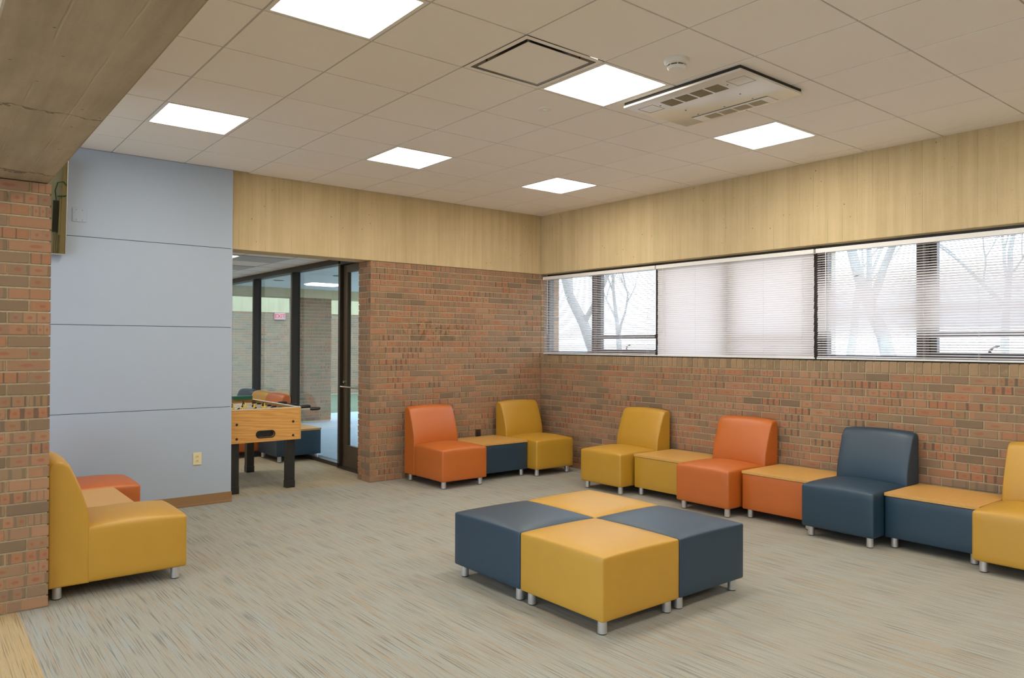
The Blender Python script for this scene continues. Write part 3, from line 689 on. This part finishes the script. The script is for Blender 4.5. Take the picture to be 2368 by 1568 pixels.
# ottomans
OX, OY, OH = 0.624, 0.680, 0.416
b_ = rbox(OX/2-0.002, OY/2-0.002, (OH-ZB)/2, 0.012, 0.030, 10, 0.0); bmesh.ops.translate(b_, verts=b_.verts, vec=(0,0,(OH+ZB)/2)); ME_OTT = to_mesh('cushion', b_, True)
for ix, iy, col, lab in ((0,0,'yellow','yellow cube ottoman nearest the viewer in the block of four'), (1,0,'blue','navy cube ottoman at the right of the block of four'), (0,1,'blue','navy cube ottoman at the left of the block of four'), (1,1,'yellow','yellow cube ottoman at the back of the block of four')):
    t = thing('ottoman', lab, 'ottoman', (-3.624+OX*(ix+0.5), -4.664+OY*(iy+0.5), 0), 0, 'block of four ottomans')
    link('cushion', ME_OTT, M[col], t); add_legs(t, (-OX/2+0.052, OX/2-0.052), (-OY/2+0.055, OY/2-0.055))

# ------------------------------------------------------------------ small wall items
t = thing('wall_plate', 'square painted blank cover plate high on the blue wall', 'cover plate', (-5.300, -0.060, 2.618))
box('plate', -0.055, 0.055, -0.007, 0.0, -0.058, 0.058, M['bluep'], t, 0.003)
for sx in (-1,1):
    for sz in (-1,1):
        b_ = bmesh.new(); tube(b_, [(sx*0.023,-0.0085,sz*0.042),(sx*0.023,-0.006,sz*0.042)], 0.0035, 8); link('screw', to_mesh('screw', b_), M['bluegap'], t)
t = thing('wall_outlet', 'ivory double power outlet low on the blue wall', 'outlet', (-4.314, -0.060, 0.440))
box('plate', -0.038, 0.038, -0.007, 0.0, -0.058, 0.058, M['cream'], t, 0.003)
for sz in (-1,1):
    s = box('socket', -0.015, 0.015, -0.0095, -0.006, sz*0.020-0.014, sz*0.020+0.014, M['cream'], t, 0.002)
    for sx in (-1,1): box('slot', sx*0.006-0.0015, sx*0.006+0.0015, -0.0100, -0.009, sz*0.020-0.006, sz*0.020+0.004, M['black'], s)
    b_ = bmesh.new(); tube(b_, [(0,-0.0100,sz*0.020+0.008),(0,-0.009,sz*0.020+0.008)], 0.0025, 8); link('ground_hole', to_mesh('ground_hole', b_), M['black'], s)
b_ = bmesh.new(); tube(b_, [(0,-0.0085,0),(0,-0.006,0)], 0.003, 8); link('screw', to_mesh('screw', b_), M['cream'], t)
t = thing('wall_outlet', 'dark brown outlet plate on the brick above the navy side table', 'outlet', (-1.010, -0.001, 0.430))
box('plate', -0.036, 0.036, -0.008, 0.0, -0.058, 0.058, M['brownplate'], t, 0.003)
for sz in (-1,1): box('socket', -0.015, 0.015, -0.010, -0.007, sz*0.020-0.013, sz*0.020+0.013, M['black'], t, 0.002)
# television, tilted down, half hidden by pillar and beam
t = thing('television', 'wall-mounted flat television mostly hidden behind pillar and beam', 'television', (-5.93, -0.165, 2.62)); t.rotation_euler = (R(7), 0, 0)
box('case', -0.52, 0.52, -0.020, 0.03, -0.36, 0.44, M['black'], t, 0.008)
box('screen', -0.514, 0.514, -0.0215, -0.0195, -0.352, 0.434, M['screen'], t)
boxes('bezel', [(-0.522,0.522,-0.024,0.0,-0.362,-0.354),(-0.522,0.522,-0.024,0.0,0.436,0.442),(-0.522,-0.516,-0.024,0.0,-0.354,0.436),(0.516,0.522,-0.024,0.0,-0.354,0.436)], M['steel'], t, 0.001)
box('wall_bracket', -0.2, 0.2, 0.03, 0.05, -0.15, 0.15, M['black'], t)

# ------------------------------------------------------------------ glazed wall and door of the games room
XG = -2.20
w = thing('window_4', 'dark framed glass wall of the games room looking onto the courtyard', 'window', (0,0,0), kind='structure')
boxes('window_frame', [(XG-0.09,XG+0.03,1.19,9.0,0.0,0.048),(XG-0.09,XG+0.03,1.19,9.0,2.515,ZG)], M['bronze'], w)
for y0 in (1.14, 2.63, 4.12, 5.62, 7.12): box('mullion', XG-0.09, XG+0.03, y0, y0+0.05, 0.048, 2.515, M['bronze'], w)
for a, b in ((1.19,2.63),(2.68,4.12),(4.17,5.62),(5.67,7.12)): box('pane', XG-0.004, XG+0.004, a, b, 0.048, 2.515, M['tpane'], w)
d = thing('door_1', 'bronze framed glass door with push bar beside the brick jamb', 'door', (0,0,0), kind='structure')
box('door_head', XG-0.09, XG+0.03, WT, 1.14, 2.50, ZG, M['bronze'], d)
boxes('door_leaf', [(XG-0.05,XG,1.02,1.138,0.012,2.495),(XG-0.05,XG,WT+0.01,WT+0.12,0.012,2.495),(XG-0.05,XG,WT+0.12,1.02,2.40,2.495),(XG-0.05,XG,WT+0.12,1.02,0.012,0.285)], M['bronze2'], d, 0.003)
box('pane', XG-0.03, XG-0.02, WT+0.12, 1.02, 0.285, 2.40, M['tpane'], d)
box('threshold', XG-0.12, XG+0.03, WT, 1.14, 0.0, 0.012, M['bronze'], d)
b_ = bmesh.new(); tube(b_, [(XG-0.05,1.085,1.0),(XG-0.095,1.085,1.0),(XG-0.105,1.075,1.0),(XG-0.105,0.40,1.0),(XG-0.095,0.38,1.0),(XG-0.05,0.38,1.0)], 0.011, 10); link('push_bar', smooth_by_angle(to_mesh('push_bar', b_)), M['steel'], d)
b_ = bmesh.new(); tube(b_, [(XG-0.05,1.085,1.055),(XG-0.066,1.085,1.055)], [0.017,0.015], 14); link('lock_cylinder', smooth_by_angle(to_mesh('lock_cylinder', b_)), M['steel'], d)
w = box('wall_return', XJ+0.02, XG+0.03, WT-0.02, WT+0.005, 0, ZG, M['mortar']); tag(w, 'short wall return between brick jamb and glass door', 'wall', kind='structure')

# ------------------------------------------------------------------ games room things
FX0, FX1, FY0, FY1, FZ0, FZ1 = -3.945, -3.187, 0.200, 1.590, 0.515, 0.850
t = thing('foosball_table', 'oak foosball table with black legs in the games room opening', 'foosball table', ((FX0+FX1)/2, (FY0+FY1)/2, 0))
hx, hy = (FX1-FX0)/2, (FY1-FY0)/2
# near end panel with oval ball return
def end_panel(y0, y1, hole):
    b_ = bmesh.new(); x0, x1 = -hx+0.022, hx-0.022
    if hole:
        n = 12; rx, rz_, cx, cz = 0.030, 0.030, 0.0, 0.592; hw = 0.062
        ov = [(cx+hw+rx*math.cos(R(a)), cz+rz_*math.sin(R(a))) for a in range(-90, 91, 15)] + [(cx+hw-2*hw*q/16, cz+rz_) for q in range(1, 16)] + [(cx-hw+rx*math.cos(R(a)), cz+rz_*math.sin(R(a))) for a in range(90, 271, 15)] + [(cx-hw+2*hw*q/16, cz-rz_) for q in range(1, 16)]
        outer = []
        N = len(ov)
        for (px, pz) in ov:
            dx, dz = px-cx, pz-cz; s = 1e9
            if dx > 1e-9: s = min(s, (x1-cx)/dx)
            if dx < -1e-9: s = min(s, (x0-cx)/dx)
            if dz > 1e-9: s = min(s, (FZ1-cz)/dz)
            if dz < -1e-9: s = min(s, (FZ0-cz)/dz)
            outer.append((cx+dx*s, cz+dz*s))
        def ringv(pts, y): return [b_.verts.new((p[0], y, p[1])) for p in pts]
        a, b, c, e = ringv(ov, y0), ringv(outer, y0), ringv(ov, y1), ringv(outer, y1)
        cor = [(x0,FZ0),(x1,FZ0),(x1,FZ1),(x0,FZ1)]
        for k in range(N):
            k2 = (k+1)%N; b_.faces.new((a[k],a[k2],b[k2],b[k])); b_.faces.new((c[k],c[k2],e[k2],e[k])); b_.faces.new((a[k],a[k2],c[k2],c[k])); b_.faces.new((b[k],b[k2],e[k2],e[k]))
            p, q = outer[k], outer[k2]
            if abs(p[0]-q[0]) > 1e-6 and abs(p[1]-q[1]) > 1e-6:
                cc = min(cor, key=lambda v: abs(v[0]-p[0])+abs(v[1]-p[1])+abs(v[0]-q[0])+abs(v[1]-q[1]))
                for y, rr in ((y0,b),(y1,e)): b_.faces.new((rr[k], rr[k2], b_.verts.new((cc[0], y, cc[1]))))
    else: bx(b_, x0, x1, y0, y1, FZ0, FZ1)
    return to_mesh('end_panel', b_)
link('end_panel', end_panel(-hy, -hy+0.025, True), M['oak'], t)
link('end_panel', end_panel(hy-0.025, hy, False), M['oak'], t)
b_ = bmesh.new()
for a0, c0, r0 in ((0.062,0.592,0.030),):
    P = [(0.062+0.034*math.cos(R(a)), -hy-0.002, 0.592+0.034*math.sin(R(a))) for a in range(-90,91,15)] + [(-0.062+0.034*math.cos(R(a)), -hy-0.002, 0.592+0.034*math.sin(R(a))) for a in range(90,271,15)]
    tube(b_, P + [P[0]], 0.006, 8, False)
link('ball_return_ring', smooth_by_angle(to_mesh('ball_return_ring', b_)), M['black'], t)
box('ball_return_cup', -0.105, 0.105, -hy+0.03, -hy+0.12, 0.55, 0.635, M['black'], t)
for s in (-1, 1):
    box('side_panel', s*hx-(0.022 if s > 0 else 0), s*hx+(0 if s > 0 else 0.022), -hy, hy, FZ0, FZ1, M['oaktrim'], t)
    for sy in (-1,1):
        for z in (0.560, 0.705):
            b_ = bmesh.new(); tube(b_, [(s*(hx-0.085),sy*hy,z),(s*(hx-0.085),sy*(hy+0.006),z)], [0.013,0.011], 14); link('bolt', smooth_by_angle(to_mesh('bolt', b_)), M['black'], t)
    for sy in (-1,1):
        l = box('leg', s*(hx-0.085)-0.042, s*(hx-0.085)+0.042, sy*(hy-0.095)-0.042, sy*(hy-0.095)+0.042, 0.0, FZ0, M['black'], t, 0.002)
        box('leg_leveler', s*(hx-0.085)-0.045, s*(hx-0.085)+0.045, sy*(hy-0.095)-0.045, sy*(hy-0.095)+0.045, 0.0, 0.075, M['black'], l, 0.003)
boxes('top_rail', [(-hx,-hx+0.034,-hy,hy,FZ1,FZ1+0.006),(hx-0.034,hx,-hy,hy,FZ1,FZ1+0.006),(-hx+0.034,hx-0.034,-hy,-hy+0.03,FZ1,FZ1+0.006),(-hx+0.034,hx-0.034,hy-0.03,hy,FZ1,FZ1+0.006)], M['field'], t)
box('playfield', -hx+0.022, hx-0.022, -hy+0.025, hy-0.025, 0.70, 0.712, M['field'], t)
def man(cx, mat, tilt, par):
    b_ = bmesh.new()
    rings = [(0.010,0.006,-0.080),(0.013,0.010,-0.072),(0.008,0.007,-0.060),(0.011,0.008,-0.035),(0.016,0.010,-0.005),(0.017,0.011,0.010),(0.010,0.008,0.018),(0.006,0.006,0.021),(0.009,0.009,0.027),(0.010,0.010,0.034),(0.007,0.007,0.043),(0.002,0.002,0.046)]
    rows = []
    for rx, ry, z in rings: rows.append([b_.verts.new((rx*math.cos(2*math.pi*k/8), ry*math.sin(2*math.pi*k/8), z)) for k in range(8)])
    for a, b in zip(rows, rows[1:]):
        for k in range(8): b_.faces.new((a[k],a[(k+1)%8],b[(k+1)%8],b[k]))
    b_.faces.new(rows[0][::-1]); b_.faces.new(rows[-1])
    return to_mesh('player_figure', b_, True)
ME_MAN = man(0, None, 0, None)
men = [1,2,3,5,5,3,2,1]
for k in range(8):
    y = -hy + 0.13 + k*(2*hy-0.26)/7; side = 1 if k % 2 == 0 else -1; zr = 0.815
    sh = (0.02, -0.03, 0.05, -0.01, 0.03, -0.05, 0.04, 0.0)[k]
    b_ = bmesh.new(); e0, e1 = (-hx-0.06, hx+0.16+sh) if side > 0 else (-hx-0.16+sh, hx+0.06)
    tube(b_, [(e0,y,zr),(e1,y,zr)], 0.008, 10); rod = link('rod', to_mesh('rod', b_), M['chrome'], t)
    b_ = bmesh.new(); hs = e1-0.02 if side > 0 else e0+0.02
    tube(b_, [(hs,y,zr),(hs+side*0.02,y,zr),(hs+side*0.09,y,zr),(hs+side*0.112,y,zr)], [0.015,0.019,0.019,0.014], 8); link('handle', to_mesh('handle', b_), M['black'], rod)
    oth = e0 if side > 0 else e1
    b_ = bmesh.new(); tube(b_, [(oth,y,zr),(oth-side*0.02,y,zr)], 0.012, 8); link('end_cap', to_mesh('end_cap', b_), M['black'], rod)
    nm = men[k]; sp = {1:0,2:0.22,3:0.18,5:0.115}[nm]
    team = M['pyel'] if k in (0,1,3,5) else M['pblk']
    for q in range(nm):
        x = (q-(nm-1)/2)*sp + sh
        f = link('player_figure', ME_MAN, team, rod, (x, y, zr)); f.rotation_euler = (R((10,-35,60,-15,25,-50,5,80)[k]), 0, 0)
    for q in (-1, 1):
        b_ = bmesh.new(); xb = q*(hx-0.05); tube(b_, [(xb-0.02,y,zr),(xb+0.02,y,zr)], 0.014, 10); link('bumper', to_mesh('bumper', b_), M['black'], rod)
g = box('green_box', -3.46, -3.235, FY1-0.085, FY1-0.005, FZ1+0.0065, FZ1+0.05, M['green'], None, 0.003); tag(g, 'flat green box lying on the far rim of the foosball table', 'box')

gch = 'chairs along the glass wall'
chair('orange', (-2.31, 2.60+CW/2), RZ, 'orange armless chair behind the foosball table, against the glass', gch)
chair('yellow', (-2.31, 3.20+CW/2), RZ, 'yellow armless chair behind the foosball table, beside the orange one', gch)
chair('blue', (-2.31, 3.80+CW/2), RZ, 'dark blue armless chair behind the foosball table, farthest along the glass', gch)
side_table('blue', (-2.30+0.12, 2.235), RZ, 0.66, 'navy wood-topped table behind the foosball table by the glass wall', gt)

# ------------------------------------------------------------------ courtyard and outdoors
gr = box('ground_courtyard', XG+0.03, 14.0, WT, 8.2, -0.06, -0.02, M['paver']); tag(gr, 'grey paved courtyard floor outside the glass wall', 'ground', kind='structure')
gr = box('ground_lawn', -3.0, 40.0, 8.2, 60.0, -0.08, -0.03, M['grass']); tag(gr, 'green lawn beyond the paved courtyard', 'ground', kind='structure')
gr = box('ground_outside', 0.32, 60.0, -60.0, WT, -0.4, -0.3, M['soil']); tag(gr, 'leaf covered ground outside the windows', 'ground', kind='structure')
sf = box('soffit_courtyard', XG+0.03, 1.6, WT+0.01, 6.62, 2.60, 2.68, M['white']); tag(sf, 'flat white soffit over the courtyard outside the glass wall', 'soffit', kind='structure')
fb = box('courtyard_beam', XG+0.03, 1.6, 6.62, 7.10, 2.43, 2.68, M['conx']); tag(fb, 'concrete edge beam over the courtyard brick pier', 'beam', kind='structure')
ceiling_light(-0.55, 5.3, 2.588, 'lit panel in the courtyard soffit seen through the glass', 'courtyard lights')
for x, y in ((-1.15,3.55),(-1.55,5.0)):
    b_ = bmesh.new(); lathe(b_, [(0.09,0.0),(0.085,-0.006)], 20, (x,y,2.60)); o = link('recessed_downlight', to_mesh('recessed_downlight', b_), M['bronze']); tag(o, 'dark round recessed light in the courtyard soffit, %s' % ('nearer one' if y < 4 else 'farther one'), 'light', 'courtyard downlights')
pier = box('brick_pier', -0.52, 0.205, 6.688, 7.05, -0.02, 2.43, M['mortar']); tag(pier, 'brick pier standing in the courtyard beyond the glass', 'pillar', kind='structure')
lay(pier, courses(0.0, 0.74, 0, 36), (-0.53, 6.68), '+x', None, 0)
far = box('wall_courtyard', -4.0, 9.0, 14.008, 14.3, -0.03, 2.44, M['mortar']); tag(far, 'far brick wing across the courtyard with a concrete band', 'wall', kind='structure')
lay(far, courses(0.0, 10.9, 0, 36), (-2.0, 14.0), '+x', None, 0)
box('concrete_band', -4.0, 9.0, 13.99, 14.3, 2.44, 3.3, M['conx'], far)
t = thing('exit_sign', 'red lit exit sign seen through the middle glass pane', 'sign', (2.02, 13.985, 2.33))
box('housing', -0.16, 0.16, -0.05, 0.0, -0.10, 0.10, M['signface'], t, 0.004)
fc = bpy.data.curves.new('exit_text', 'FONT'); fc.body = 'EXIT'; fc.size = 0.16; fc.align_x = 'CENTER'; fc.align_y = 'CENTER'; fc.extrude = 0.002
fo = bpy.data.objects.new('tmp_text', fc); COL.objects.link(fo); dg = bpy.context.evaluated_depsgraph_get(); me = bpy.data.meshes.new_from_object(fo.evaluated_get(dg)); bpy.data.objects.remove(fo)
lt = link('lettering', me, M['redsign'], t, (0,-0.053,0)); lt.rotation_euler = (math.pi/2, 0, 0)

def tree(name, label, base, h, r0, seed, lean=(0,0), levels=4, group='bare trees outside'):
    rnd = random.Random(seed); trunk = bmesh.new(); br = bmesh.new()
    def grow(p, d, L, r, lev, bm):
        n = 5; pts = [p.copy()]; rad = [r]
        for i in range(n):
            d = (d + Vector((rnd.uniform(-1,1), rnd.uniform(-1,1), rnd.uniform(-0.3,0.7)))*0.16).normalized()
            p = p + d*(L/n); pts.append(p.copy()); rad.append(r*(1-0.42*(i+1)/n))
        tube(bm, pts, rad, 7 if lev < 2 else 4)
        if lev >= levels: return
        for c in range(3 if lev < 2 else 3):
            i = (rnd.randint(4, n) if lev == 0 else rnd.randint(2, n)) if c else n
            a = rnd.uniform(0, 2*math.pi); ax_ = Vector((math.cos(a), math.sin(a), rnd.uniform(0.0,0.5)))
            nd = (d*(0.75 if c else 1.0) + ax_*rnd.uniform(0.45,0.85)).normalized()
            q = rnd.uniform(0.55,0.78); grow(pts[i], (d*1.6+nd).normalized() if c == 0 else nd, L*rnd.uniform(0.58,0.8), rad[i]*(q if c else 0.97), lev+1, br)
    grow(Vector((0,0,0)), Vector((lean[0],lean[1],1)).normalized(), h*0.36, r0, 0, trunk)
    t = thing(name, label, 'tree', base, 0, group)
    link('trunk', smooth_by_angle(to_mesh('trunk', trunk), 60), M['bark'], t); link('branches', smooth_by_angle(to_mesh('branches', br), 60), M['bark'], t)
    return t
def at(px, depth):     # ground point in the direction of a pixel column at a given forward distance
    v = camp + fwd*depth + r2*((px-1184)/F_PX*depth); return (v.x, v.y, -0.35)
tree('bare_tree', 'bare tree with thick trunk outside the right window', at(2070,17), 10, 0.21, 3)
tree('bare_tree', 'leaning bare tree outside the window nearest the corner', at(1470,16), 9, 0.17, 11, (-0.42,0.34))
tree('bare_tree', 'thin branching bare tree outside the corner window, right pane', at(1445,25), 7.5, 0.13, 80, (-0.1,0.1))
tree('bare_tree', 'bare tree seen dimly through the closed blind', at(1730,22), 10, 0.16, 21)
tree('bare_tree', 'slender bare tree at the far right outside the right window', at(2330,20), 10, 0.14, 33)
tree('bare_tree', 'bare tree beyond the thick trunk outside the right window', at(1960,30), 12, 0.2, 41)
tree('bare_tree', 'bare tree on the lawn seen past the courtyard pier', at(800,26), 8, 0.12, 55)
